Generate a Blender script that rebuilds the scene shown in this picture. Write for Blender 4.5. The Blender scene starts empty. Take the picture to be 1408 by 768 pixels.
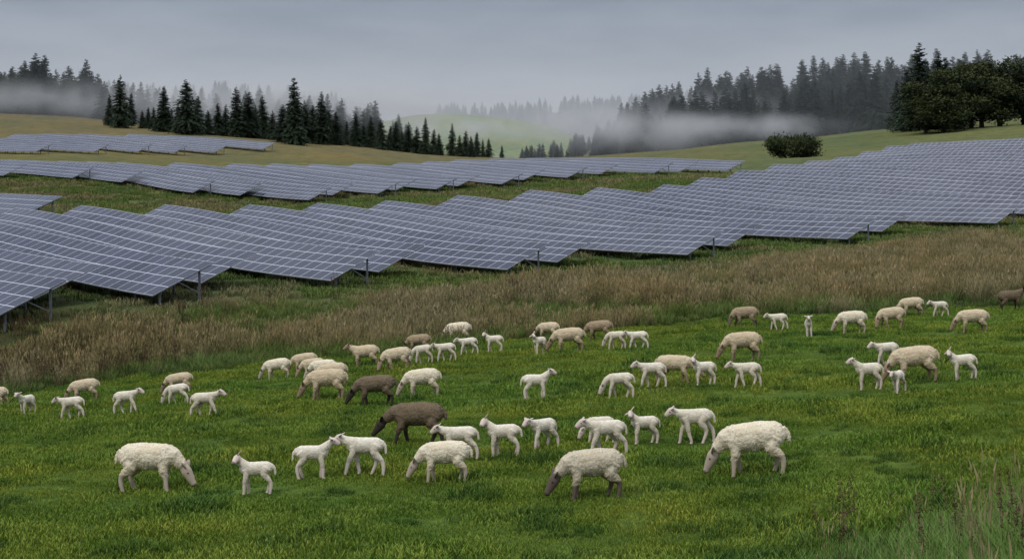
import bpy, bmesh, math, random
import numpy as np
from mathutils import Vector, Matrix, noise, Quaternion
random.seed(7); rng=np.random.default_rng(7)
sc=bpy.context.scene
F=1955.0; ZC=5.0; HY=230.0; CX=704.0
# ------------------------------------------------------------------ terrain
cols=np.array([-300,0,350,704,1050,1408,1750.]); U=(cols-CX)/F
rows=[
(14,[900,895,890,885,870,845,830]),
(18,[785,780,775,770,755,735,720]),
(23,[700,690,682,676,660,630,610]),
(28,[655,645,628,615,600,570,550]),
(35,[618,606,575,560,545,522,505]),
(42,[600,587,550,527,510,488,472]),
(50,[585,570,528,496,475,458,445]),
(58,[572,556,512,480,455,438,425]),
(66,[562,546,500,470,440,424,414]),
(72,[545,528,485,458,428,412,405]),
(80,[472,448,440,432,410,398,392]),
(90,[430,412,408,406,390,380,376]),
(100,[398,378,388,388,376,366,360]),
(115,[355,335,355,368,358,349,342]),
(130,[325,312,326,345,342,329,326]),
(150,[305,300,306,318,320,308,300]),
(170,[295,290,300,292,300,288,283]),
(200,[280,270,287,272,268,254,245]),
(230,[255,246,262,258,246,228,218]),
(270,[235,229,241,242,232,206,196]),
(320,[218,213,226,230,221,197,184]),
(380,[203,200,209,224,214,190,176]),
(450,[185,184,196,220,205,178,168]),
(550,[166,163,188,219,198,167,159]),
(650,[160,160,190,221,198,164,157]),
(800,[215,215,240,255,235,200,190]),
(1100,[283]*7),(2000,[260]*7),(4000,[245]*7)]
LD=np.log(np.array([r[0] for r in rows],float))
ZT=np.array([[ZC-(p-HY)*r[0]/F for p in r[1]] for r in rows])
def herm(xk,Y,x):
    n=len(xk); x=np.clip(x,xk[0],xk[-1])
    i=np.clip(np.searchsorted(xk,x)-1,0,n-2)
    return i,x
def hermite_eval(xk,Yf,i,x):
    h=xk[i+1]-xk[i]; t=(x-xk[i])/h
    n=len(xk)
    im=np.maximum(i-1,0); ip=np.minimum(i+2,n-1)
    y0=Yf(i); y1=Yf(i+1); ym=Yf(im); yp=Yf(ip)
    m0=(y1-ym)/(xk[i+1]-xk[im])*h; m1=(yp-y0)/(xk[ip]-xk[i])*h
    t2=t*t; t3=t2*t
    return (2*t3-3*t2+1)*y0+(t3-2*t2+t)*m0+(-2*t3+3*t2)*y1+(t3-t2)*m1
HILLS=[ # d0, front, back, px, py ridge
 (1150,420,500,[380,450,520,580,650,740,800,860],[240,205,168,154,158,168,184,240]),
 (760,110,300,[740,800,850,950,1050,1150,1250,1400,1800],[235,208,196,176,163,154,150,150,150]),
 (1750,350,600,[-600,0,100,200,300,400,500,580],[140,140,135,140,135,142,160,240]),
 (2300,400,700,[420,560,640,700,760,850,1000,1300,1800],[170,165,163,160,155,150,140,130,130]),
]
def H(x,y):
    x=np.atleast_1d(np.asarray(x,float)); y=np.atleast_1d(np.asarray(y,float))
    d=np.maximum(y,14.0); u=x/d
    iu,uc=herm(U,None,u); 
    R=np.stack([hermite_eval(U,lambda k,r=r: ZT[r][k],iu,uc) for r in range(len(rows))])
    ld=np.log(d); i,l=herm(LD,None,ld)
    ar=np.arange(len(x))
    z=hermite_eval(LD,lambda k: R[k,ar],i,l)
    amp=np.clip((d-60)/200,0,1)*0.5
    z=z+amp*(np.sin(x*.09+y*.05)+np.sin(x*.041-y*.07+2))*.5+0.04*np.sin(x*1.1+.6*y)*np.sin(y*.9-x*.3)
    for d0,fr,bk,px,py in HILLS:
        rx=(np.array(px)-CX)*d0/F; rz=ZC+(HY-np.array(py))*d0/F
        r=np.interp(x,rx,rz); 
        r=(r+np.interp(x-0.02*d0,rx,rz)+np.interp(x+0.02*d0,rx,rz))/3
        s=y-d0; w=np.where(s<0,fr,bk); b=np.clip(1-np.abs(s)/w,0,1); b=b*b*(3-2*b)
        zz=-45+(r+45)*b
        z=np.where(b>0,np.maximum(z,zz),z)
    return z
def h1(x,y): return float(H(x,y)[0])
def X(px,d): return (px-CX)*d/F
def survey(px,py,lo=14,hi=300):
    ds=np.linspace(lo,hi,1500); xs=(px-CX)/F*ds
    p=HY+(ZC-H(xs,ds))*F/ds
    k=np.argmax(p<=py); return float(xs[k]),float(ds[k])
def mk(name,verts,faces,mats=(),smooth=False,link=True):
    me=bpy.data.meshes.new(name); me.from_pydata([tuple(v) for v in verts],[],[tuple(f) for f in faces]); me.update()
    for m in mats: me.materials.append(m)
    if smooth: me.shade_smooth()
    ob=bpy.data.objects.new(name,me)
    if link: sc.collection.objects.link(ob)
    return ob
def fattr(me,name,vals):
    a=me.attributes.new(name,'FLOAT','POINT'); a.data.foreach_set('value',np.asarray(vals,np.float32))
def cattr(me,name,vals):
    a=me.attributes.new(name,'FLOAT_COLOR','POINT'); v=np.ones((len(vals),4),np.float32); v[:,:3]=vals; a.data.foreach_set('color',v.ravel())
# ------------------------------------------------------------------ materials
def newmat(name):
    m=bpy.data.materials.new(name); m.use_nodes=True; nt=m.node_tree
    return m,nt,nt.nodes['Principled BSDF']
def nd(nt,t,ins=None,**kw):
    n=nt.nodes.new(t)
    for k,v in kw.items(): setattr(n,k,v)
    if ins:
        for k,v in ins.items():
            if hasattr(v,'is_output'): nt.links.new(v,n.inputs[k])
            else: n.inputs[k].default_value=v
    return n
def mix(nt,f,a,b,bt='MIX'):
    n=nd(nt,'ShaderNodeMix',data_type='RGBA',blend_type=bt)
    for k,v in ((0,f),(6,a),(7,b)):
        if hasattr(v,'is_output'): nt.links.new(v,n.inputs[k])
        else: n.inputs[k].default_value=v if k==0 else (*v,1)
    return n.outputs[2]
def mth(nt,op,a,b=0.0,c=0.0):
    n=nd(nt,'ShaderNodeMath',operation=op)
    for k,v in enumerate((a,b,c)):
        if hasattr(v,'is_output'): nt.links.new(v,n.inputs[k])
        else: n.inputs[k].default_value=v
    return n.outputs[0]
def rmp(nt,v,a,b,c=0.,d=1.):
    n=nd(nt,'ShaderNodeMapRange',{0:v,1:a,2:b,3:c,4:d}); return n.outputs[0]
def nz(nt,vec,scale,detail=4,rough=.55):
    return nd(nt,'ShaderNodeTexNoise',{'Vector':vec,'Scale':scale,'Detail':detail,'Roughness':rough}).outputs[0]
def plain(name,col,rough=.8,spec=.3,metal=0):
    m,nt,b=newmat(name); b.inputs['Roughness'].default_value=rough
    b.inputs['Specular IOR Level'].default_value=spec; b.inputs['Metallic'].default_value=metal
    g=nd(nt,'ShaderNodeNewGeometry'); n=nz(nt,g.outputs['Position'],6)
    nt.links.new(mix(nt,rmp(nt,n,.3,.7),tuple(c*.75 for c in col),tuple(c*1.2 for c in col)),b.inputs['Base Color'])
    return m
# ground
mg,nt,b=newmat('ground_grass')
g=nd(nt,'ShaderNodeNewGeometry').outputs['Position']
at=nd(nt,'ShaderNodeAttribute',attribute_name='zcol').outputs['Color']
big=nz(nt,g,.035,6,.6); med=nz(nt,g,.3,6,.65); fine=nz(nt,g,4,4,.7)
c=mix(nt,rmp(nt,big,.36,.64),at,(1.5,1.15,.95),'MULTIPLY')
c=mix(nt,rmp(nt,med,.35,.66),c,(.5,.6,.5),'MULTIPLY')
c=mix(nt,rmp(nt,fine,.35,.7),c,(.5,.55,.5),'MULTIPLY')
dirt=rmp(nt,nz(nt,g,.3,5,.6),.64,.70)
c=mix(nt,mth(nt,'MULTIPLY',dirt,.7),c,(.045,.035,.02))
nt.links.new(c,b.inputs['Base Color']); b.inputs['Roughness'].default_value=.95; b.inputs['Specular IOR Level'].default_value=.1
bp=nd(nt,'ShaderNodeBump',{'Height':mth(nt,'ADD',fine,mth(nt,'MULTIPLY',med,3.)),'Strength':.8,'Distance':.25}); nt.links.new(bp.outputs[0],b.inputs['Normal'])
def grassmat(name,root,tipA,tipB,var=(1.5,1.3,1.0),dk=(.6,.7,.6)):
    m,nt,b=newmat(name)
    g=nd(nt,'ShaderNodeNewGeometry').outputs['Position']
    t=nd(nt,'ShaderNodeAttribute',attribute_name='t').outputs['Fac']
    r=nd(nt,'ShaderNodeAttribute',attribute_name='rnd').outputs['Fac']
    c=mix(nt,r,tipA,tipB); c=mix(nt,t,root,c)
    c=mix(nt,rmp(nt,nz(nt,g,.14,3,.6),.38,.62),c,var,'MULTIPLY')
    c=mix(nt,rmp(nt,nz(nt,g,.7,3,.65),.40,.62),c,dk,'MULTIPLY')
    nt.links.new(c,b.inputs['Base Color']); b.inputs['Roughness'].default_value=.75; b.inputs['Specular IOR Level'].default_value=.15
    return m
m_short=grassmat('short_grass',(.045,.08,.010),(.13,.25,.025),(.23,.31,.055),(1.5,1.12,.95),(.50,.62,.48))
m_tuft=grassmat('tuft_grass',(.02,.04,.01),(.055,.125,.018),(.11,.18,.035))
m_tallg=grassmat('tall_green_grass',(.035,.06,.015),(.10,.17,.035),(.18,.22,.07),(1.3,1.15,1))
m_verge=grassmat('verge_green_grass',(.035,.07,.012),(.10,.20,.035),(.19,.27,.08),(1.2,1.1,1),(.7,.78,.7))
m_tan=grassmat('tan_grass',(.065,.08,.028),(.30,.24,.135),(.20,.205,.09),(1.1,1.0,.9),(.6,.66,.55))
m_weed=grassmat('dock_weed',(.04,.05,.02),(.07,.045,.03),(.10,.06,.035),(1.2,1.1,1))
# ------------------------------------------------------------------ build ground
ys=np.concatenate([np.arange(-20,60,.5),60*np.exp(np.linspace(0,math.log(3900/60),300))])
ss=np.linspace(-1.25,1.25,380)
Yg,Sg=np.meshgrid(ys,ss,indexing='ij'); Xg=Sg*(25+np.maximum(Yg,0)*.85)
xx=Xg.ravel(); yy=Yg.ravel(); zz=H(xx,yy)
nr,nc=Yg.shape
idx=np.arange(nr*nc).reshape(nr,nc)
q=np.stack([idx[:-1,:-1],idx[:-1,1:],idx[1:,1:],idx[1:,:-1]],-1).reshape(-1,4)
me=bpy.data.meshes.new('ground'); me.vertices.add(len(xx)); me.vertices.foreach_set('co',np.stack([xx,yy,zz],1).astype(np.float32).ravel())
me.loops.add(q.size); me.loops.foreach_set('vertex_index',q.ravel().astype(np.int32)); me.polygons.add(len(q))
me.polygons.foreach_set('loop_start',np.arange(0,q.size,4,dtype=np.int32)); me.update(calc_edges=True); me.shade_smooth()
me.materials.append(mg); ground=bpy.data.objects.new('ground',me); sc.collection.objects.link(ground)
def edge_lo(x,y): return 66+2.0*np.sin(x*.23)+1.3*np.sin(x*.61+1)+np.clip(x/20,-.5,1)*3
def edge_hi(x,y):
    px=CX+F*x/np.maximum(y,20); return np.interp(px,[0,350,704,1050,1408,1750],[78,84,91,104,134,148])+1.5*np.sin(x*.3)
ZK=[(0,(.09,.155,.025)),(64,(.09,.155,.025)),(67,(.07,.085,.03)),(95,(.10,.125,.045)),(110,(.09,.13,.045)),(160,(.13,.14,.055)),(260,(.14,.15,.055)),(420,(.17,.15,.075)),(650,(.17,.15,.085)),(850,(.14,.18,.08)),(900,(.20,.27,.11)),(1300,(.20,.26,.11)),(1600,(.05,.07,.04)),(4000,(.05,.07,.04))]
zc=np.stack([np.interp(yy,[k[0] for k in ZK],[k[1][j] for k in ZK]) for j in range(3)],1)
rt=np.clip((xx/np.maximum(yy,20)-.0)/.2,0,1)*np.clip((yy-160)/80,0,1)*(yy<900)
zc=zc*(1-rt[:,None])+np.array([.13,.155,.065])*rt[:,None]
cattr(me,'zcol',zc)
# ------------------------------------------------------------------ scatter via geometry nodes
def scatter(name,pts,rz,scl,vi,sources,mat=None):
    col=bpy.data.collections.new(name+'_clumps')
    for i,s in enumerate(sources): s.name=f'{name}_clump_{i:02d}'; col.objects.link(s)
    me=bpy.data.meshes.new(name); me.vertices.add(len(pts)); me.vertices.foreach_set('co',np.asarray(pts,np.float32).ravel()); me.update()
    fattr(me,'rz',rz); fattr(me,'scl',scl)
    a=me.attributes.new('vi','INT','POINT'); a.data.foreach_set('value',np.asarray(vi,np.int32))
    ob=bpy.data.objects.new(name,me); sc.collection.objects.link(ob)
    ng=bpy.data.node_groups.new(name+'_nodes','GeometryNodeTree')
    ng.interface.new_socket('Geometry',in_out='INPUT',socket_type='NodeSocketGeometry')
    ng.interface.new_socket('Geometry',in_out='OUTPUT',socket_type='NodeSocketGeometry')
    gi=ng.nodes.new('NodeGroupInput'); go=ng.nodes.new('NodeGroupOutput')
    ci=ng.nodes.new('GeometryNodeCollectionInfo'); ci.inputs['Collection'].default_value=col; ci.inputs['Separate Children'].default_value=True; ci.inputs['Reset Children'].default_value=True
    ip=ng.nodes.new('GeometryNodeInstanceOnPoints'); ip.inputs['Pick Instance'].default_value=True
    def na(n,t):
        k=ng.nodes.new('GeometryNodeInputNamedAttribute'); k.data_type=t; k.inputs['Name'].default_value=n
        return [o for o in k.outputs if o.enabled and o.name=='Attribute'][0]
    cx=ng.nodes.new('ShaderNodeCombineXYZ'); ng.links.new(na('rz','FLOAT'),cx.inputs[2])
    e2r=ng.nodes.new('FunctionNodeEulerToRotation'); ng.links.new(cx.outputs[0],e2r.inputs[0])
    ng.links.new(gi.outputs[0],ip.inputs['Points']); ng.links.new(ci.outputs[0],ip.inputs['Instance'])
    ng.links.new(e2r.outputs[0],ip.inputs['Rotation']); ng.links.new(na('scl','FLOAT'),ip.inputs['Scale'])
    ng.links.new(na('vi','INT'),ip.inputs['Instance Index'])
    ng.links.new(ip.outputs[0],go.inputs[0])
    md=ob.modifiers.new('scatter','NODES'); md.node_group=ng
    return ob
def clump(mat,n,rad,h0,h1_,w,bend,seed=0,head=0.0):
    r=random.Random(seed); V=[];Fc=[];T=[];R=[]
    for i in range(n):
        a=r.uniform(0,6.283); rr=rad*math.sqrt(r.random()); bx,by=rr*math.cos(a),rr*math.sin(a)
        h=r.uniform(h0,h1_); ba=r.uniform(0,6.283); bd=bend*h*r.uniform(.3,1); fa=r.uniform(0,6.283)
        wx,wy=math.cos(fa)*w*.5,math.sin(fa)*w*.5; rn=r.random(); k=len(V)
        dx,dy=math.cos(ba)*bd,math.sin(ba)*bd
        V+=[(bx-wx,by-wy,-.03),(bx+wx,by+wy,-.03),(bx+dx*.3-wx*.8,by+dy*.3-wy*.8,h*.55),(bx+dx*.3+wx*.8,by+dy*.3+wy*.8,h*.55),(bx+dx,by+dy,h)]
        Fc+=[(k,k+1,k+3,k+2),(k+2,k+3,k+4)]; T+=[0,0,.6,.6,1]; R+=[rn]*5
        if r.random()<head:
            k=len(V); hw=w*1.6; hh=h*.22; tx,ty=bx+dx,by+dy
            V+=[(tx,ty,h-hh*.3),(tx+math.cos(fa)*hw,ty+math.sin(fa)*hw,h+hh*.2),(tx+dx*.2,ty+dy*.2,h+hh),(tx-math.cos(fa)*hw,ty-math.sin(fa)*hw,h+hh*.2)]
            Fc+=[(k,k+1,k+2,k+3)]; T+=[1]*4; R+=[rn*.3]*4
    ob=mk('clump',V,Fc,[mat],link=False); fattr(ob.data,'t',T); fattr(ob.data,'rnd',R); return ob
def weed(mat,seed,stems=5):
    r=random.Random(seed); V=[];Fc=[];T=[];R=[]
    for s in range(stems):
        bx,by=r.uniform(-.15,.15),r.uniform(-.15,.15); h=r.uniform(.8,1.35); dx,dy=r.uniform(-.2,.2),r.uniform(-.2,.2)
        for j in range(4):
            a=j*math.pi/4; k=len(V); w=.006
            V+=[(bx-math.cos(a)*w,by-math.sin(a)*w,0),(bx+math.cos(a)*w,by+math.sin(a)*w,0),(bx+dx,by+dy,h)]; Fc.append((k,k+1,k+2)); T+=[.5,.5,1]; R+=[0,0,0]
        for j in range(90):
            f=r.uniform(.6,1); a=r.uniform(0,6.28); rr=r.uniform(.0,.05)*(1.3-f)*1.8; p=Vector((bx+dx*f+math.cos(a)*rr,by+dy*f+math.sin(a)*rr,h*f)); k=len(V)
            q=[Vector((r.uniform(-1,1),r.uniform(-1,1),r.uniform(-1,1)))*.02 for _ in range(3)]
            V+=[p+q[0],p+q[1],p+q[2]]; Fc.append((k,k+1,k+2)); rn=r.random(); T+=[1]*3; R+=[rn]*3
    ob=mk('weed',V,Fc,[mat],link=False); fattr(ob.data,'t',T); fattr(ob.data,'rnd',R); return ob
def fpts(n,y0,y1,k=.42,mrg=4,pw=1.0):
    y=rng.uniform(y0,y1,n*3); keep=rng.random(n*3)<(k*y+mrg)/(k*y1+mrg); y=y[keep][:n]
    x=rng.uniform(-1,1,len(y))*(k*y+mrg); return x,y
def nse(x,y,s,o=0): return np.array([noise.noise(Vector((a*s,b_*s,o))) for a,b_ in zip(x,y)])
# meadow
X1,Y1=fpts(8000,13,34); X2,Y2=fpts(9500,34,72)
x=np.concatenate([X1,X2]); y=np.concatenate([Y1,Y2]); m=y<edge_lo(x,y)+1; x=x[m];y=y[m]
bare=nse(x,y,.42,21); m=(bare<.52)|(rng.random(len(x))<.25); x=x[m];y=y[m]
scl=rng.uniform(.65,1.35,len(x))*np.where(y>34,1.25,1)
tuft=nse(x,y,.45); scl*=1+np.clip(tuft,-.35,.6)*1.1
vi=rng.integers(0,4,len(x)); t2=nse(x,y,.9,5)+rng.normal(0,.12,len(x)); vi=np.where(t2>.33,rng.integers(4,6,len(x)),vi)
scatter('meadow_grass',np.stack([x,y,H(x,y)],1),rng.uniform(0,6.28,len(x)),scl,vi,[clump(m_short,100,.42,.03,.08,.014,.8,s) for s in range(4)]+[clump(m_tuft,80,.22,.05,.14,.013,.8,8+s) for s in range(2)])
# tall grass band
x,y=fpts(34000,60,152,.42,4); m=(y>edge_lo(x,y))&(y<edge_hi(x,y)); x=x[m];y=y[m]
nn=nse(x,y,.12,3); n3=nse(x,y,.3,9); el_=y-edge_lo(x,y); eh_=edge_hi(x,y)-y
g_=np.clip(el_/7,0,1.1)+nn*2.4+n3*.9-np.clip(1-eh_/3,0,1)*.6
vi=np.where(g_+rng.normal(0,.4,len(x))>.9,rng.integers(4,8,len(x)),rng.integers(0,4,len(x)))
scl=rng.uniform(.65,1.25,len(x))*(1+.5*nn+.3*n3)*np.clip(.6+el_/8,.55,1)*np.clip(.5+eh_/6,.5,1)
scatter('tall_grass',np.stack([x,y,H(x,y)],1),rng.uniform(0,6.28,len(x)),scl,vi,
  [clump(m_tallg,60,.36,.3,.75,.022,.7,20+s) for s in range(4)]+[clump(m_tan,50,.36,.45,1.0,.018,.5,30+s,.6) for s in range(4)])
# field grass between the panels
x,y=fpts(17000,78,260,.42,4); m=(y>edge_hi(x,y)-3); x=x[m];y=y[m]
nn=nse(x,y,.08,4)
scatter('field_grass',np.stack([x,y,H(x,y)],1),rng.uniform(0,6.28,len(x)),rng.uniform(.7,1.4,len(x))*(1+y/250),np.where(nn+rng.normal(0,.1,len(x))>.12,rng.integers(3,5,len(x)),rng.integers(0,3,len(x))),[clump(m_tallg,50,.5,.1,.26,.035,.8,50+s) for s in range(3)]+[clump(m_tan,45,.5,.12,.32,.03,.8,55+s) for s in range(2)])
pts=[];
for i in range(110):
    yv=rng.uniform(67,80); xv=X(rng.uniform(-100,260),yv); pts.append((xv,yv))
for i in range(50):
    yv=rng.uniform(70,90); xv=X(rng.uniform(260,1500),yv); pts.append((xv,yv))
for i in range(16):
    yv=rng.uniform(14.5,17.5); xv=X(rng.uniform(1110,1520),yv); pts.append((xv,yv))
pts=np.array(pts)
scatter('dock_plants',np.stack([pts[:,0],pts[:,1],H(pts[:,0],pts[:,1])],1),rng.uniform(0,6.28,len(pts)),np.where(pts[:,1]<20,rng.uniform(.6,.9,len(pts)),rng.uniform(.9,1.4,len(pts))),np.where(pts[:,1]<20,3,rng.integers(0,3,len(pts))),[weed(m_weed,70+s) for s in range(3)]+[weed(m_weed,77,2)])
# foreground verge lower right
n=3600; yv=rng.uniform(12.5,19,n); px=1408+220-np.abs(rng.normal(0,240,n)); px=np.where(rng.random(n)<.05,rng.uniform(780,1400,n),px)
m=(px>760)&((yv<16.3+ (px-1050)/160)|(rng.random(n)<.04)); yv=yv[m];px=px[m]; xv=X(px,yv)
vi=np.where(rng.random(len(xv))<.05,4,rng.integers(0,4,len(xv)))
scatter('verge_grass',np.stack([xv,yv,H(xv,yv)],1),rng.uniform(0,6.28,len(xv)),rng.uniform(.5,1.15,len(xv))*np.clip((px-750)/600,.4,1.1),vi,
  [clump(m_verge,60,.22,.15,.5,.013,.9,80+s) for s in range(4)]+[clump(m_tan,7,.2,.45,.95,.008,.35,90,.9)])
# ------------------------------------------------------------------ solar rows
mp,nt,b=newmat('solar_glass')
uv=nd(nt,'ShaderNodeUVMap',uv_map='UVMap').outputs[0]; sp=nd(nt,'ShaderNodeSeparateXYZ',{0:uv})
def lines(s,period,w):
    f=mth(nt,'FRACT',mth(nt,'DIVIDE',s,period)); a=mth(nt,'MINIMUM',f,mth(nt,'SUBTRACT',1.0,f))
    return mth(nt,'LESS_THAN',a,w/period*.5)
L1=mth(nt,'MAXIMUM',lines(sp.outputs[0],1.15,.05),lines(sp.outputs[1],1.15,.07))
L2=mth(nt,'MAXIMUM',lines(sp.outputs[0],.2875,.014),lines(sp.outputs[1],.2875,.014))
fl=nd(nt,'ShaderNodeVectorMath',{0:uv,1:(1.15,1.15,1)},operation='DIVIDE'); fl2=nd(nt,'ShaderNodeVectorMath',{0:fl.outputs[0]},operation='FLOOR')
wn=nd(nt,'ShaderNodeTexWhiteNoise',{0:fl2.outputs[0]}).outputs[0]
gp=nd(nt,'ShaderNodeNewGeometry').outputs['Position']
c=mix(nt,wn,(.012,.015,.032),(.035,.04,.068)); c=mix(nt,rmp(nt,nz(nt,gp,.05,3),.4,.65,0,.5),c,(.065,.07,.095)); c=mix(nt,mth(nt,'MULTIPLY',L2,.35),c,(.18,.20,.26)); c=mix(nt,L1,c,(.42,.44,.50))
nt.links.new(c,b.inputs['Base Color']); b.inputs['Roughness'].default_value=.14; b.inputs['IOR'].default_value=1.33; b.inputs['Specular IOR Level'].default_value=.22
msteel=plain('galvanised_steel',(.18,.19,.21),.5,.5,.3); mback=plain('panel_backsheet',(.08,.08,.09),.7)
def solar_row(a,bb,width=4.6,tilt=23,low=.75,legs=True):
    A=Vector((X(*a),a[1])); B=Vector((X(*bb),bb[1])); D=(B-A); L=D.length; D/=L; P=Vector((D.y,-D.x))
    if P.y<0: P=-P
    wh=width*math.cos(math.radians(tilt)); rise=width*math.sin(math.radians(tilt))
    n=max(2,round(L/3.45)); V=[];Fc=[];mi=[];UVf=[]
    lo=[A+D*L*i/n for i in range(n+1)]; xs=np.array([p.x+P.x*wh*.5 for p in lo]); yv=np.array([p.y+P.y*wh*.5 for p in lo])
    zs=H(xs,yv); zs=np.convolve(np.pad(zs,2,mode='edge'),np.ones(5)/5,'valid') if n>6 else zs
    for i in range(n+1):
        zlow=zs[i]+low-.15; p=lo[i]; h=p+P*wh
        V+=[(p.x,p.y,zlow),(h.x,h.y,zlow+rise),(p.x,p.y,zlow-.07),(h.x,h.y,zlow+rise-.07)]
    for i in range(n):
        k=4*i; u0,u1=i*3.45,(i+1)*3.45
        Fc.append((k,k+4,k+5,k+1)); mi.append(0); UVf.append([(u0,0),(u1,0),(u1,width),(u0,width)])
        Fc.append((k+2,k+3,k+7,k+6)); mi.append(2); UVf.append(None)
        Fc.append((k,k+2,k+6,k+4)); mi.append(1); UVf.append(None)
        Fc.append((k+1,k+5,k+7,k+3)); mi.append(1); UVf.append(None)
    Fc.append((0,1,3,2)); mi.append(1); UVf.append(None); k=4*n; Fc.append((k,k+2,k+3,k+1)); mi.append(1); UVf.append(None)
    def beam(p,q,w):
        p=Vector(p);q=Vector(q); d=(q-p).normalized(); s=d.cross(Vector((0,0,1))); 
        if s.length<.1: s=Vector((1,0,0))
        s.normalize(); t=d.cross(s); k=len(V)
        for c in (p,q):
            for sx,sy in ((-1,-1),(1,-1),(1,1),(-1,1)): V.append(tuple(c+s*sx*w/2+t*sy*w/2))
        for j in range(4): Fc.append((k+j,k+(j+1)%4,k+4+(j+1)%4,k+4+j)); mi.append(1); UVf.append(None)
        Fc.append((k+3,k+2,k+1,k)); mi.append(1); UVf.append(None); Fc.append((k+4,k+5,k+6,k+7)); mi.append(1); UVf.append(None)
    if legs:
        for i in list(range(n+1)):
            pl=Vector(V[4*i]); ph=Vector(V[4*i+1])
            off=D*(.35 if i==0 else (-.35 if i==n else 0)); o3=Vector((off.x,off.y,0))
            for f in (.16,.8):
                t=pl.lerp(ph,f)+o3; t.z-=.1; beam((t.x,t.y,h1(t.x,t.y)-.3),t,.13)
            t1=pl.lerp(ph,.8)+o3; t2=pl.lerp(ph,.45)+o3; t2.z-=.12; beam((t1.x,t1.y,h1(t1.x,t1.y)+.5),t2,.07)
            q1=pl.lerp(ph,.03)+o3;q2=pl.lerp(ph,.97)+o3; q1.z-=.14;q2.z-=.14; beam(q1,q2,.1)
    ob=mk('solar_panel_row',V,Fc,[mp,msteel,mback]); me=ob.data
    me.polygons.foreach_set('material_index',mi); uvl=me.uv_layers.new(name='UVMap')
    for p,u in zip(me.polygons,UVf):
        if u:
            for li,c in zip(p.loop_indices,u): uvl.data[li].uv=c
    return ob
main=[((-5,78),(-330,104)),((210,85),(-140,115)),((455,95),(50,125)),((697,105),(290,140)),((945,115),(485,156)),((1165,130),(690,172)),((1370,145),(880,190)),((1560,163),(990,212)),((1740,182),(1090,236)),((1900,200),(1170,262)),((2050,225),(1240,290))]
for k,(a,bb) in enumerate(main):
    solar_row(a,bb)
    if k<len(main)-1:
        a2,b2=main[k+1]
        fa=((a[0]+a2[0])/2-55-0*k,(a[1]+a2[1])/2+2.5); fb=((bb[0]+b2[0])/2,(bb[1]+b2[1])/2)
        solar_row(fa,fb,legs=False)
mid=[((-60,220),(-260,250)),((100,228),(-110,260)),((265,215),(50,250)),((425,205),(130,248)),((520,215),(290,258)),((600,225),(400,268)),((690,235),(520,280)),((780,245),(600,290)),((900,255),(700,300)),((1000,262),(790,310))]
for k,(a,bb) in enumerate(mid):
    solar_row(a,bb)
    if k<len(mid)-1:
        a2,b2=mid[k+1]; solar_row(((a[0]+a2[0])/2-15,(a[1]+a2[1])/2+3),((bb[0]+b2[0])/2,(bb[1]+b2[1])/2),legs=False)
for a,bb in [((50,325),(-150,365)),((130,332),(-60,372)),((190,350),(0,390)),((240,356),(40,398)),((295,365),(90,408)),((362,382),(160,428)),((30,140),(-150,165))]:
    solar_row(a,bb)
# ------------------------------------------------------------------ sheep
def rings(path,rad,seg=14,sub=3,flat=None):
    P=[Vector(p) for p in path]; n=len(P); pts=[];rs=[]
    for i in range(n-1):
        p0=P[max(i-1,0)];p1=P[i];p2=P[i+1];p3=P[min(i+2,n-1)]
        for s in range(sub):
            t=s/sub; pts.append(.5*((2*p1)+(p2-p0)*t+(2*p0-5*p1+4*p2-p3)*t*t+(3*p1-p0-3*p2+p3)*t**3))
            r1,r2=rad[i],rad[i+1]
            rs.append(tuple((1-t)*a+t*b for a,b in zip(r1,r2)) if isinstance(r1,tuple) else ((1-t)*r1+t*r2,)*2)
    pts.append(P[-1]); rs.append(rad[-1] if isinstance(rad[-1],tuple) else (rad[-1],)*2)
    V=[];Fc=[]
    for i,p in enumerate(pts):
        d=(pts[min(i+1,len(pts)-1)]-pts[max(i-1,0)]).normalized()
        s=Vector((0,1,0)); s=(s-d*s.dot(d)).normalized(); u=s.cross(d)
        for j in range(seg):
            a=2*math.pi*j/seg; V.append(p+s*math.cos(a)*rs[i][0]+u*math.sin(a)*rs[i][1])
    m=len(pts)
    for i in range(m-1):
        for j in range(seg): Fc.append((i*seg+j,i*seg+(j+1)%seg,(i+1)*seg+(j+1)%seg,(i+1)*seg+j))
    d0=(pts[0]-pts[1]).normalized(); d1=(pts[-1]-pts[-2]).normalized()
    V.append(pts[0]+d0*min(rs[0])*.7); V.append(pts[-1]+d1*min(rs[-1])*.7)
    for j in range(seg): Fc.append((len(V)-2,(j+1)%seg,j)); Fc.append((len(V)-1,(m-1)*seg+j,(m-1)*seg+(j+1)%seg))
    return V,Fc
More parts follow.
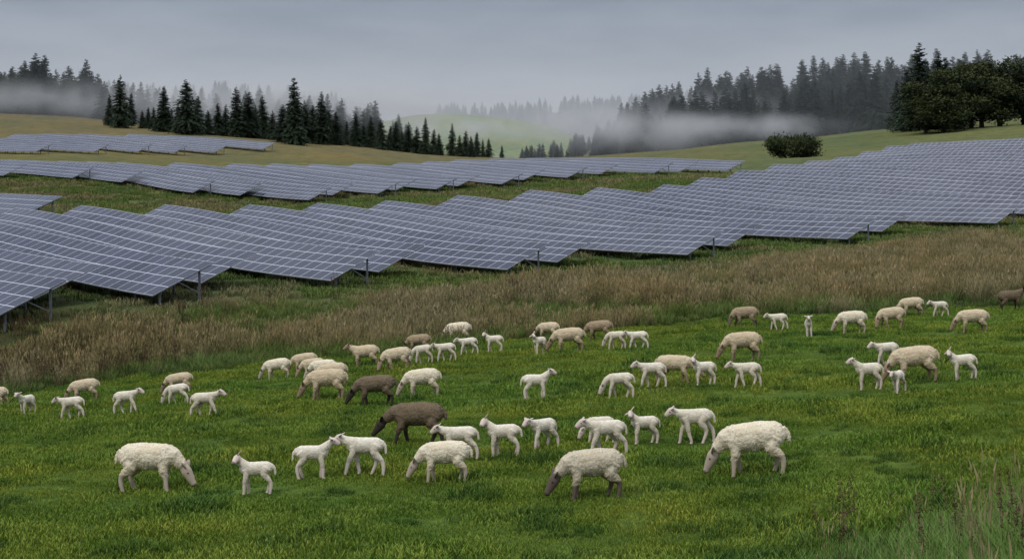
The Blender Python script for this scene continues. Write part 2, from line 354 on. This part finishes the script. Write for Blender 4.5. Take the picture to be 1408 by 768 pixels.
def animal(name,body,neck,head,legs,tail,ear,voxel,legz,ff,woolamp,earside=1.0,eye=.012):
    V=[];Fc=[]
    def add(vf):
        k=len(V); V.extend(vf[0]); Fc.extend([tuple(i+k for i in f) for f in vf[1]])
    add(rings([(x,0,z) for x,z,hh,hw in body],[(hw,hh) for x,z,hh,hw in body],20,3))
    add(rings([p[:3] for p in neck],[p[3] for p in neck])); add(rings([p[:3] for p in head],[(p[3]*.80,p[3]) for p in head]))
    for lg in legs: add(rings([p[:3] for p in lg],[(p[3]*.85,p[3]) for p in lg],12,3))
    add(rings([p[:3] for p in tail],[p[3] for p in tail],8,2))
    tmp=mk('tmp',V,Fc); bm=bmesh.new(); bm.from_mesh(tmp.data); bmesh.ops.recalc_face_normals(bm,faces=bm.faces); bm.to_mesh(tmp.data); bm.free()
    md=tmp.modifiers.new('r','REMESH'); md.mode='VOXEL'; md.voxel_size=voxel; md.use_smooth_shade=True
    s=tmp.modifiers.new('s','SMOOTH'); s.factor=.5; s.iterations=3
    dg=bpy.context.evaluated_depsgraph_get(); me=bpy.data.meshes.new_from_object(tmp.evaluated_get(dg))
    bpy.data.objects.remove(tmp)
    bm=bmesh.new(); bm.from_mesh(me); bm.normal_update()
    hp=[Vector(p[:3]) for p in head]; hr=[p[3] for p in head]
    wl=[];dk=[]
    hd=(hp[-1]-hp[0]); hl=hd.length; hdn=hd/hl
    tufts=[]; rt_=random.Random(5)
    for v in bm.verts:
        co=v.co; t=(co-hp[0]).dot(hdn)/hl; dist=((co-hp[0])-hdn*t*hl).length
        inhead=1 if (t>-.02 and dist<max(hr)*1.35 and t<1.6) else 0
        w=1.0
        if inhead: w=1-min(1,max(0,(t+.02)/.08))
        lz=legz*(1.12 if co.x<0 else 1)
        if not inhead and co.z<lz: w=max(0,1-(lz-co.z)/(legz*.12))
        d_=0
        if inhead and t>.93: d_=.55
        if co.z<legz*.13 and not inhead: d_=.7
        wl.append(w);dk.append(d_)
        if w>0 and woolamp>0:
            v.co=co+v.normal*w*(noise.noise(co*7)*woolamp*1.1+noise.noise(co*20)*woolamp*.8+noise.noise(co*42)*woolamp*.4)
        if w>.7 and rt_.random()<.4: tufts.append((v.co.copy(),v.normal.copy()))
    ex=Vector((0,1,0)); ex=(ex-hdn*ex.dot(hdn)).normalized(); up=ex.cross(hdn)
    if up.z<0 and abs(hdn.z)<.9: up=-up
    if abs(hdn.z)>=.7 and up.x<0: up=-up
    base=hp[0].lerp(hp[-1],.10)
    def ell(c,ax,ay,az,n=6):
        R=[]
        for i in range(n+1):
            th=math.pi*i/n; row=[]
            for j in range(8):
                a=2*math.pi*j/8; row.append(bm.verts.new(c+ax*math.cos(th)+(ay*math.cos(a)+az*math.sin(a))*math.sin(th)*(1-.25*math.cos(th)) ))
            R.append(row)
        for i in range(n):
            for j in range(8):
                bm.faces.new((R[i][j],R[i][(j+1)%8],R[i+1][(j+1)%8],R[i+1][j])).smooth=True
        return (n+1)*8
    cnt_s=cnt_e=0
    for sgn in (1,-1):
        r0=hr[0]
        ax=(ex*sgn*1.0-hdn*.45+up*.25*earside).normalized()*ear*.5
        c=base+ex*sgn*(r0*.62+ear*.34)+up*(r0*.45+ear*.1)-hdn*ear*.18
        cnt_s+=ell(c,ax,hdn*ear*.26,up*ear*.08)
    for sgn in (1,-1):
        c=hp[0].lerp(hp[-1],.40)+ex*sgn*hr[1]*.74+up*hr[1]*.35
        cnt_e+=ell(c,ex*eye,hdn*eye,up*eye,4)
    k=voxel/.014
    for p,nr_ in tufts:
        rv=Vector((rt_.gauss(0,1),rt_.gauss(0,1),rt_.gauss(0,1))); tg=(rv-nr_*rv.dot(nr_)).normalized()
        L=k*rt_.uniform(.006,.014); w_=k*rt_.uniform(.006,.010)
        tip=p+nr_*L*.8+rv*L*.25-Vector((0,0,L*.3))
        a=bm.verts.new(p-tg*w_-nr_*.002); b2=bm.verts.new(p+tg*w_-nr_*.002); c2=bm.verts.new(tip)
        bm.faces.new((a,b2,c2))
    bm.to_mesh(me); bm.free(); me.name=name; me.shade_smooth()
    wl+= [0]*(cnt_s+cnt_e)+[1]*(3*len(tufts)); dk+=[0.15]*cnt_s+[1]*cnt_e+[0]*(3*len(tufts))
    fattr(me,'wool',wl); fattr(me,'dark',dk)
    me.materials.append(None); return me
def woolmat(name,wool,skin):
    m,nt,b=newmat(name)
    tc=nd(nt,'ShaderNodeTexCoord').outputs['Object']; oi=nd(nt,'ShaderNodeObjectInfo').outputs['Random']
    w=nd(nt,'ShaderNodeAttribute',attribute_name='wool').outputs['Fac']; d=nd(nt,'ShaderNodeAttribute',attribute_name='dark').outputs['Fac']
    n1=nz(nt,tc,5,4); n2=nd(nt,'ShaderNodeTexVoronoi',{'Vector':tc,'Scale':30.}).outputs['Distance']; n3=nz(nt,tc,50,3,.7)
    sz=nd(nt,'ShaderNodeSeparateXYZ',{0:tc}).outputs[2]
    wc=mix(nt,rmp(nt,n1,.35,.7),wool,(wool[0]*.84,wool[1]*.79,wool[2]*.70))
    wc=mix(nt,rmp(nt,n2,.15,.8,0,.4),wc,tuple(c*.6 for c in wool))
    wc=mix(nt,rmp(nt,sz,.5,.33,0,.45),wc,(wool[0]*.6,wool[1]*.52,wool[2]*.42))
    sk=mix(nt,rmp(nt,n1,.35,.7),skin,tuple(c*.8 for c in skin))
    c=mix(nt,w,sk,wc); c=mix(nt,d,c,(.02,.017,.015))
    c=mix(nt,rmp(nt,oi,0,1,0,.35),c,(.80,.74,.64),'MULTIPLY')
    nt.links.new(c,b.inputs['Base Color']); b.inputs['Roughness'].default_value=.95; b.inputs['Specular IOR Level'].default_value=.1
    bp=nd(nt,'ShaderNodeBump',{'Height':mth(nt,'MULTIPLY',mth(nt,'ADD',n3,n2),w),'Strength':.4,'Distance':.015}); nt.links.new(bp.outputs[0],b.inputs['Normal'])
    return m
MW={'w':woolmat('cream_wool',(.80,.73,.58),(.46,.38,.30)),'l':woolmat('lamb_wool',(.80,.76,.66),(.62,.52,.45)),
    't':woolmat('tan_wool',(.64,.54,.39),(.29,.21,.145)),'b':woolmat('brown_wool',(.38,.30,.205),(.13,.095,.07)),
    'd':woolmat('dark_wool',(.185,.145,.10),(.05,.04,.033)),'g':woolmat('grey_wool',(.62,.56,.44),(.13,.10,.08))}
EB=[(-.47,.60,.06,.06),(-.44,.595,.13,.12),(-.34,.585,.18,.17),(-.17,.575,.20,.20),(0,.565,.21,.21),(.17,.565,.20,.195),(.30,.575,.18,.16),(.39,.59,.14,.12),(.43,.60,.08,.08)]
def elegs(f1,f2,r1,r2):
    o=[]
    for s,f in ((1,f1),(-1,f2)):
        y=.105*s; o.append([(.27,y*.8,.50,.10),(.25+f*.2,y,.38,.070),(.27+f*.6,y,.22,.040),(.265+f,y,.07,.030),(.285+f,y,.025,.035)])
    for s,f in ((1,r1),(-1,r2)):
        y=.115*s; o.append([(-.32,y*.7,.54,.13),(-.25+f*.3,y,.40,.098),(-.385+f*.6,y,.25,.046),(-.36+f,y,.075,.031),(-.335+f,y,.025,.036)])
    return o
etail=[(-.46,0,.66,.045),(-.52,0,.58,.035),(-.53,0,.46,.03)]
def ewe(name,neck,head,st): return animal(name,EB,neck,head,elegs(*st),etail,.19,.013,.27,0,.012)
E={
 'g0':ewe('ewe_grazing',[(.28,0,.61,.16),(.41,0,.55,.125),(.51,0,.46,.092),(.555,0,.41,.068)],[(.55,0,.415,.068),(.61,.0,.325,.088),(.71,.0,.16,.050),(.735,0,.115,.042)],(.06,-.05,-.03,.07)),
 'g1':ewe('ewe_grazing_b',[(.28,0,.61,.16),(.41,.03,.55,.125),(.51,.07,.46,.092),(.55,.09,.41,.068)],[(.545,.09,.415,.068),(.59,.13,.325,.088),(.66,.20,.16,.050),(.675,.215,.115,.042)],(-.09,.12,.10,-.09)),
 'g2':ewe('ewe_grazing_c',[(.28,0,.61,.16),(.43,0,.57,.125),(.55,0,.49,.092),(.60,0,.45,.068)],[(.595,0,.455,.068),(.66,.0,.37,.088),(.78,.0,.22,.050),(.81,0,.18,.042)],(.11,-.09,-.11,.09)),
 's0':ewe('ewe_standing',[(.28,0,.62,.15),(.42,0,.68,.12),(.52,.0,.74,.09),(.56,.0,.78,.07)],[(.54,.0,.79,.075),(.62,.02,.76,.08),(.74,.04,.69,.05),(.77,.045,.67,.042)],(.04,-.03,-.04,.05)),
}
LB=[(-.245,.415,.03,.03),(-.225,.41,.065,.055),(-.17,.405,.09,.078),(-.07,.395,.10,.085),(.03,.39,.102,.085),(.12,.395,.10,.075),(.18,.405,.08,.06),(.215,.415,.05,.04)]
def llegs(f1,f2,r1,r2):
    o=[]
    for s,f in ((1,f1),(-1,f2)):
        y=.05*s; o.append([(.14,y*.8,.38,.052),(.125+f*.2,y,.30,.040),(.14+f*.6,y,.175,.029),(.135+f,y,.05,.021),(.15+f,y,.016,.025)])
    for s,f in ((1,r1),(-1,r2)):
        y=.055*s; o.append([(-.165,y*.7,.40,.074),(-.12+f*.3,y,.31,.054),(-.205+f*.6,y,.19,.030),(-.185+f,y,.05,.021),(-.168+f,y,.016,.026)])
    return o
ltail=[(-.23,0,.45,.022),(-.275,0,.39,.018),(-.285,0,.29,.016)]
def lamb(name,neck,head,st): return animal(name,LB,neck,head,llegs(*st),ltail,.115,.0085,.20,0,.003,.3,.009)
Lm={
 's0':lamb('lamb_standing',[(.14,0,.43,.078),(.22,0,.485,.060),(.275,0,.535,.045)],[(.265,0,.55,.052),(.315,0,.54,.056),(.385,0,.505,.034),(.405,0,.495,.028)],(.02,-.02,-.02,.03)),
 's1':lamb('lamb_looking',[(.14,0,.43,.078),(.21,.01,.495,.060),(.255,.03,.545,.045)],[(.245,.02,.56,.052),(.265,.07,.55,.056),(.292,.132,.512,.034),(.298,.152,.50,.028)],(.03,-.03,-.03,.02)),
 'w0':lamb('lamb_walking',[(.14,0,.42,.078),(.24,0,.445,.058),(.30,0,.475,.045)],[(.29,0,.485,.052),(.34,0,.465,.056),(.405,0,.42,.034),(.422,0,.405,.028)],(.09,-.07,-.08,.08)),
 'g0':lamb('lamb_grazing',[(.14,0,.42,.078),(.24,0,.37,.058),(.31,0,.27,.043)],[(.30,0,.275,.05),(.338,0,.21,.054),(.378,0,.125,.034),(.388,0,.105,.028)],(.07,-.05,-.05,.05)),
}
HERD=[
('e','g0','w',205,678,108,-4,1),('l','s1','l',352,682,64,180,0),('l','s0','l',430,660,64,4,0),('l','w0','l',500,655,72,184,0),
('e','g2','d',573,612,92,186,0),('l','w0','l',633,632,64,180,0),('y','g0','w',612,663,86,182,0),('l','s1','l',694,628,62,176,0),
('l','w0','l',748,619,56,215,0),('e','g0','g',815,688,108,190,0),('l','g0','l',825,610,52,180,0),('l','w0','l',834,628,70,183,0),
('l','s1','l',886,612,54,200,0),('l','w0','l',957,612,76,180,1),('e','g0','w',1040,655,114,178,0),
('l','s0','l',737,550,55,0,0),('l','g0','l',853,548,52,180,0),('e','g2','t',928,527,62,-10,0),('l','w0','l',897,533,48,180,0),('l','s1','l',968,530,44,200,0),
('l','w0','l',1028,533,54,180,1),('e','g0','t',1022,497,62,180,0),('e','g0','t',1260,527,78,185,0),('l','s0','l',1195,537,50,180,0),('l','w0','l',1236,540,42,230,0),
('l','w0','l',1220,502,44,180,0),('l','s1','l',1326,523,47,180,0),('e','g0','t',1338,458,51,183,0),('e','g0','w',1172,459,48,190,0),('e','g1','t',1227,452,46,180,0),
('l','w0','l',1292,435,44,180,0),('e','g0','t',1254,435,40,180,0),('e','g0','t',1261,414,32,170,0),('e','s0','d',1390,427,42,0,0),('l','s0','l',1113,464,38,262,0),
('l','w0','l',1071,454,31,180,1),('e','g1','b',1025,451,44,180,0),('e','g0','t',783,484,53,180,0),('l','s1','l',743,487,32,225,0),('e','g2','t',755,467,38,160,0),
('e','g0','b',825,468,44,175,0),('l','g0','l',848,481,42,182,0),('l','w0','l',878,480,36,176,0),
('e','s0','t',503,505,46,183,0),('e','g0','b',577,485,40,180,0),('e','g1','t',548,510,49,180,0),('l','g0','l',583,500,34,180,0),('l','w0','l',614,497,42,180,0),
('e','g0','w',631,471,42,180,0),('l','w0','l',645,487,38,175,0),('l','s1','l',680,484,34,180,0),
('e','g0','w',383,521,44,185,0),('e','g0','t',420,512,42,180,0),('e','g1','t',432,519,42,175,0),('e','g0','w',445,523,44,188,0),('e','g0','t',458,532,50,180,0),
('e','g0','t',450,550,66,182,0),('e','g0','d',517,558,68,184,0),('y','g0','w',582,546,60,180,0),
('e','g0','t',118,552,47,184,0),('l','w0','l',100,577,48,180,0),('l','w0','l',175,569,50,2,0),('e','g0','t',248,540,44,190,0),('l','g0','l',246,557,47,180,0),
('l','w0','l',283,574,54,-3,0),('l','s0','l',38,570,40,255,0),('e','g1','t',-6,560,44,180,0)]
for kd,ps,colr,px,py,wd,ang,mir in HERD:
    x_,y_=survey(px,py)
    me=(Lm if kd=='l' else E)[ps]; L=.68 if kd=='l' else 1.22
    s=wd*y_/F/L; s=min(max(s,.8 if kd!='y' else .6),1.35)
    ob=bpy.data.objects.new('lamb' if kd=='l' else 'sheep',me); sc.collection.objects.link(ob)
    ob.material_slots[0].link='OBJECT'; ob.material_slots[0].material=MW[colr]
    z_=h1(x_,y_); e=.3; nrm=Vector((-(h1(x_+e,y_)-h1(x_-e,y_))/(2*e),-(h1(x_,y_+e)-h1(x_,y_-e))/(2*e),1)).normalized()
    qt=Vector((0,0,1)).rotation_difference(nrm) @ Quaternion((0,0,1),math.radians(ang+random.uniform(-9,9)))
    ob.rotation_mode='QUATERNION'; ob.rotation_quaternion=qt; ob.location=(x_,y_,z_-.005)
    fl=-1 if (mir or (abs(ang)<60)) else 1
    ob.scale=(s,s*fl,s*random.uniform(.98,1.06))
# ------------------------------------------------------------------ trees
def treemat(name,a,b_):
    m,nt,bs=newmat(name); r=nd(nt,'ShaderNodeAttribute',attribute_name='rnd').outputs['Fac']; oi=nd(nt,'ShaderNodeObjectInfo').outputs['Random']
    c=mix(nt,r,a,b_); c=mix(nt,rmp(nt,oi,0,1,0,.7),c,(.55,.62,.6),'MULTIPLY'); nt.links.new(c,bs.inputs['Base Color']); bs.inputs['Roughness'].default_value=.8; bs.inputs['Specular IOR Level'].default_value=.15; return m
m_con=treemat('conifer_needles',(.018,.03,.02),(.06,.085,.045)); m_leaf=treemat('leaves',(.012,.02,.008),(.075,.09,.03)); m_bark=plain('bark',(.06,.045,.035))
def conifer(name,seed,hw=.2,dens=1.0,link=False):
    r=random.Random(seed); V=[];Fc=[];R=[];mi=[]
    for i in range(7):
        a=2*math.pi*i/7; V.append((math.cos(a)*.016,math.sin(a)*.016,-.03))
    V.append((0,0,.97)); R+=[0]*8
    for i in range(7): Fc.append((i,(i+1)%7,7)); mi.append(1)
    z=.03+r.uniform(0,.03)
    while z<.985:
        prof=(1-z)**.8*(1 if z>.14 else .8); nb=max(5,int(13*dens*(.4+prof)))
        wb=r.uniform(.75,1.18)
        for j in range(nb):
            if r.random()<.06: continue
            a=r.uniform(0,6.283); L=hw*prof*wb*r.uniform(.55,1.25)+.010; dr=r.uniform(-.4,-.1)+ (z-.3)*.5
            ca,sa=math.cos(a),math.sin(a); ns=max(3,int(L/.02))
            sh=r.random()
            for s in range(ns):
                f=(s+.5)/ns; p=Vector((ca*L*f,sa*L*f,z+dr*L*f*f*1.2+.0)); w=(.038*(1-f*.45))*r.uniform(.7,1.3)*(.45+.75*prof)
                dv=Vector((ca,sa,dr)).normalized()*L/ns*1.1
                for t in (1,-1):
                    sd=Vector((-sa*t,ca*t,r.uniform(-.7,.1)))*w; k=len(V)
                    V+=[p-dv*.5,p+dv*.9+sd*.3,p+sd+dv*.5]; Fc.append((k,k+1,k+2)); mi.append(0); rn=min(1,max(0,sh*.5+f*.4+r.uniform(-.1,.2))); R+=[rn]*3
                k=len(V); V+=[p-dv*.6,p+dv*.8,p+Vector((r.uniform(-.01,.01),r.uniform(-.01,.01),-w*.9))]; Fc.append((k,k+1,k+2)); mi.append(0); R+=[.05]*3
        z+=r.uniform(.014,.028)*(1.15-.4*z)
    ob=mk(name,V,Fc,[m_con,m_bark],link=link); ob.data.polygons.foreach_set('material_index',mi); fattr(ob.data,'rnd',R); return ob
def broadleaf(name,seed,w=.45,bot=.12,n=5200,leaf=.018,lob=16,mat=None,cone=0.,ls=1.3,zr=(.2,.85)):
    r=random.Random(seed); V=[];Fc=[];R=[];mi=[]
    def addt(vf):
        k=len(V); V.extend(vf[0]); R.extend([0]*len(vf[0]))
        for f in vf[1]: Fc.append(tuple(i+k for i in f)); mi.append(1)
    addt(rings([(0,0,-.03),(.01,0,.2),(0,.01,.45),(0,0,.65)],[.03,.024,.016,.006],8,2))
    lobes=[]
    for i in range(lob):
        zc_=r.uniform(*zr); t=(zc_-bot)/(1-bot); s=r.uniform(.11,.19)*ls*(1-.3*t); s=min(s,1.0-zc_+.01)
        rad=max(.02,w*math.sqrt(max(.03,1-abs(2*t-.8)**2.2/1.7))*(1-cone*t)-s*.8); a=i*2.4+r.uniform(-.5,.5); rr=rad*r.uniform(.45,1)
        c=Vector((math.cos(a)*rr,math.sin(a)*rr,zc_)); lobes.append((c,s))
        addt(rings([(0,0,max(.1,zc_*.5)),tuple(c*.6+Vector((0,0,zc_*.2))),tuple(c)],[.012,.008,.004],6,2))
    for i in range(n):
        c,s=lobes[i%lob]; d=Vector((r.gauss(0,1),r.gauss(0,1),r.gauss(0,1))).normalized(); rr=s*r.uniform(.45,1.1)*(1+.45*noise.noise(d*2.5+c*5)); p=c+Vector((d.x*1.1,d.y*1.1,d.z*.9))*rr
        if p.z<bot*.5: continue
        e=[Vector((r.uniform(-1,1),r.uniform(-1,1),r.uniform(-1,1)))*leaf for _ in range(3)]; k=len(V); V+=[p+e[0],p+e[1],p+e[2],p-e[0]*.8]; Fc.append((k,k+1,k+2)); Fc.append((k,k+2,k+3)); mi+=[0,0]
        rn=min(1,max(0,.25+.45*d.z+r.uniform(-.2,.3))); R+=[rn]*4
    ob=mk(name,V,Fc,[mat or m_leaf,m_bark],link=False); ob.data.polygons.foreach_set('material_index',mi); fattr(ob.data,'rnd',R); return ob
CON=[conifer('c',s,hw,de) for s,hw,de in ((1,.25,1),(2,.29,.9),(3,.22,1.1),(4,.31,.8),(5,.27,1.0),(6,.24,.75),(7,.33,.85))]
BR=[broadleaf('b',11,.40,.06,8000,.022),broadleaf('b',12,.32,.03,8000,.02,20,None,.5),broadleaf('b',13,.46,.06,9000,.021,24)]
def plant(name,src,px,d,pytop,wid=1.0):
    x_=X(px,d); z_=h1(x_,d); ht=ZC+(HY-pytop)*d/F-z_
    ob=bpy.data.objects.new(name,src.data); sc.collection.objects.link(ob); ob.location=(x_,d,z_-.2); ob.scale=(ht*wid,ht*wid,ht); ob.rotation_euler=(random.uniform(-.03,.03),random.uniform(-.03,.03),random.uniform(0,6.28)); return ob
PT=[(150,530,128),(166,520,101),(180,540,126),(212,510,146),(226,500,118),(245,490,140),(258,480,107),(272,492,130),(310,520,142),(326,500,118),(341,505,124),(362,520,130),(352,512,142),(388,482,142),(406,470,104),(420,490,136),(442,492,124),(462,500,152),(490,502,154),(510,512,158),(525,500,163),(545,506,165),(562,512,166),(585,500,160),(574,515,172),(604,510,182),(621,520,168),(640,540,178),(656,540,180),(672,545,188),(690,560,198),
 (196,525,150),(204,530,146),(236,520,148),(286,500,150),(300,515,140),(375,500,150),(398,500,140),(430,505,142),(452,510,150),(476,515,165),(500,515,170),(536,515,172),(553,520,178),(596,520,176),(632,530,184),(648,530,186),(664,540,190),
 (1262,520,56),(1246,545,92),(1290,530,68),(1322,540,80),(1276,535,88),(1302,525,76),(1235,560,108)]
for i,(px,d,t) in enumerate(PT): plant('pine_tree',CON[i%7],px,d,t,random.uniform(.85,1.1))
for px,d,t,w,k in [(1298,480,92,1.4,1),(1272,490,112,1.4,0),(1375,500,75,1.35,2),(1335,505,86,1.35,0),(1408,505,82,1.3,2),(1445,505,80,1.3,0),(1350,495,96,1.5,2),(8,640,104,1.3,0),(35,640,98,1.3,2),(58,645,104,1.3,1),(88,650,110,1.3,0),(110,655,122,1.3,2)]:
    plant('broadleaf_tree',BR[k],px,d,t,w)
bs=broadleaf('s',21,.95,.0,9000,.045,34,None,0,2.1,(.15,.66))
plant('round_bush',bs,1090,352,177,1.0)
# distant forest instanced
P=[];S=[]
def addf(px,d,h): x_=X(px,d); P.append((x_,d,h1(x_,d)-.3)); S.append(h)
for i in range(700):
    px=rng.uniform(815,1560); d=rng.uniform(665,800); lim=np.interp(px,[800,850,900,1000],[11,17,23,27]); addf(px,d,lim*rng.uniform(.65,1.25))
for i in range(130): addf(rng.uniform(-60,140),rng.uniform(620,740),rng.uniform(17,28))
for i in range(70): addf(rng.uniform(715,860),rng.uniform(700,800),rng.uniform(9,14))
for i in range(260): addf(rng.uniform(-200,560),rng.uniform(1600,1850),rng.uniform(16,26))
for i in range(420): addf(rng.uniform(600,1300),rng.uniform(2150,2400),rng.uniform(18,30))
for i in range(160): addf(rng.uniform(90,560),rng.uniform(600,740),rng.uniform(13,22))
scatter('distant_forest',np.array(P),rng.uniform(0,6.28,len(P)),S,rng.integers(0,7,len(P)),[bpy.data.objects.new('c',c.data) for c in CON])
# ------------------------------------------------------------------ mist
def vol(name,dens,color,soft):
    m=bpy.data.materials.new(name); m.use_nodes=True; nt=m.node_tree; nt.nodes.remove(nt.nodes['Principled BSDF'])
    v=nd(nt,'ShaderNodeVolumeScatter'); v.inputs['Density'].default_value=dens; v.inputs['Color'].default_value=(*color,1)
    if soft:
        tc=nd(nt,'ShaderNodeTexCoord').outputs['Object']; ln=nd(nt,'ShaderNodeVectorMath',{0:tc},operation='LENGTH').outputs['Value']
        f=rmp(nt,ln,1.0,.15,0,1); gp=nd(nt,'ShaderNodeNewGeometry').outputs['Position']
        n_=rmp(nt,nz(nt,gp,.045,2,.6),.38,.62,.1,1.4)
        nt.links.new(mth(nt,'MULTIPLY',mth(nt,'MULTIPLY',mth(nt,'MULTIPLY',f,f),n_),dens),v.inputs['Density'])
    nt.links.new(v.outputs[0],nt.nodes['Material Output'].inputs['Volume']); return m
mv=vol('haze',.0006,(.88,.94,1.0),False)
def box(name,x0,x1,y0,y1,z0,z1,m):
    V=[(a,b_,c) for a in (x0,x1) for b_ in (y0,y1) for c in (z0,z1)]
    return mk(name,V,[(0,1,3,2),(4,6,7,5),(0,4,5,1),(2,3,7,6),(0,2,6,4),(1,5,7,3)],[m])
box('haze',-3500,3500,530,3800,-80,170,mv)
mb=vol('mist_bank',.055,(.97,.985,1.0),True); mb2=vol('thin_mist_bank',.026,(.97,.985,1.0),True)
def bank(px,d,py,rx,ry,rz,m=None):
    bm=bmesh.new(); bmesh.ops.create_icosphere(bm,subdivisions=3,radius=1)
    me=bpy.data.meshes.new('mist_bank'); bm.to_mesh(me); bm.free(); me.materials.append(m or mb)
    ob=bpy.data.objects.new('mist_bank',me); sc.collection.objects.link(ob); ob.scale=(rx,ry,rz); ob.location=(X(px,d),d,ZC+(HY-py)*d/F)
bank(875,628,182,62,30,14); bank(1010,648,174,70,24,9); bank(790,660,168,50,26,14); bank(960,700,150,60,30,12,mb2)
bank(210,600,140,110,30,15,mb2); bank(420,620,150,110,40,16); bank(640,1000,178,110,50,14,mb2); bank(40,610,135,70,26,12,mb2)
# ------------------------------------------------------------------ sky + sun
w=bpy.data.worlds.new('World'); sc.world=w; w.use_nodes=True; nt=w.node_tree; bg=nt.nodes['Background']
gen=nd(nt,'ShaderNodeTexCoord').outputs['Generated']; sz=nd(nt,'ShaderNodeSeparateXYZ',{0:gen}).outputs[2]
rp=nd(nt,'ShaderNodeValToRGB',{0:sz}); cr=rp.color_ramp
stops=[(0,(.31,.36,.43)),(.05,(.34,.39,.465)),(.085,(.27,.32,.405)),(.12,(.21,.255,.34)),(.2,(.32,.37,.46)),(.45,(.82,.87,.97)),(1,(2.4,2.42,2.5))]
cr.elements[0].position=0; cr.elements[0].color=(*stops[0][1],1); cr.elements[1].position=1; cr.elements[1].color=(*stops[-1][1],1)
for p,c in stops[1:-1]: e=cr.elements.new(p); e.color=(*c,1)
mp_=nd(nt,'ShaderNodeMapping',{0:gen,3:(3,3,14)}).outputs[0]
cl=nz(nt,mp_,2.0,5,.55)
c=mix(nt,rmp(nt,cl,.38,.62),rp.outputs[0],(.60,.65,.72),'MULTIPLY')
sky=nd(nt,'ShaderNodeTexSky',sky_type='NISHITA',sun_disc=False,sun_elevation=math.radians(48),sun_rotation=math.radians(215))
skm=nd(nt,'ShaderNodeVectorMath',{0:sky.outputs[0],'Scale':.06},operation='SCALE').outputs[0]
c=mix(nt,.12,c,skm)
nt.links.new(c,bg.inputs[0]); bg.inputs[1].default_value=1.0
sl=bpy.data.lights.new('sun','SUN'); sl.energy=1.35; sl.angle=math.radians(14); sl.color=(1,.96,.9)
so=bpy.data.objects.new('sun',sl); sc.collection.objects.link(so)
az=math.radians(215); el=math.radians(48); dv=Vector((math.sin(az)*math.cos(el),math.cos(az)*math.cos(el),math.sin(el)))
so.rotation_euler=dv.to_track_quat('Z','Y').to_euler()
cam=bpy.data.cameras.new('camera'); co=bpy.data.objects.new('camera',cam); sc.collection.objects.link(co); sc.camera=co
cam.lens=50.0; cam.sensor_width=36; cam.clip_end=9000; co.location=(0,0,ZC); co.rotation_euler=(math.radians(90),0,0); cam.shift_y=-(384-HY)/1408
sc.view_settings.view_transform='Standard'; sc.view_settings.look='None'; sc.view_settings.exposure=0
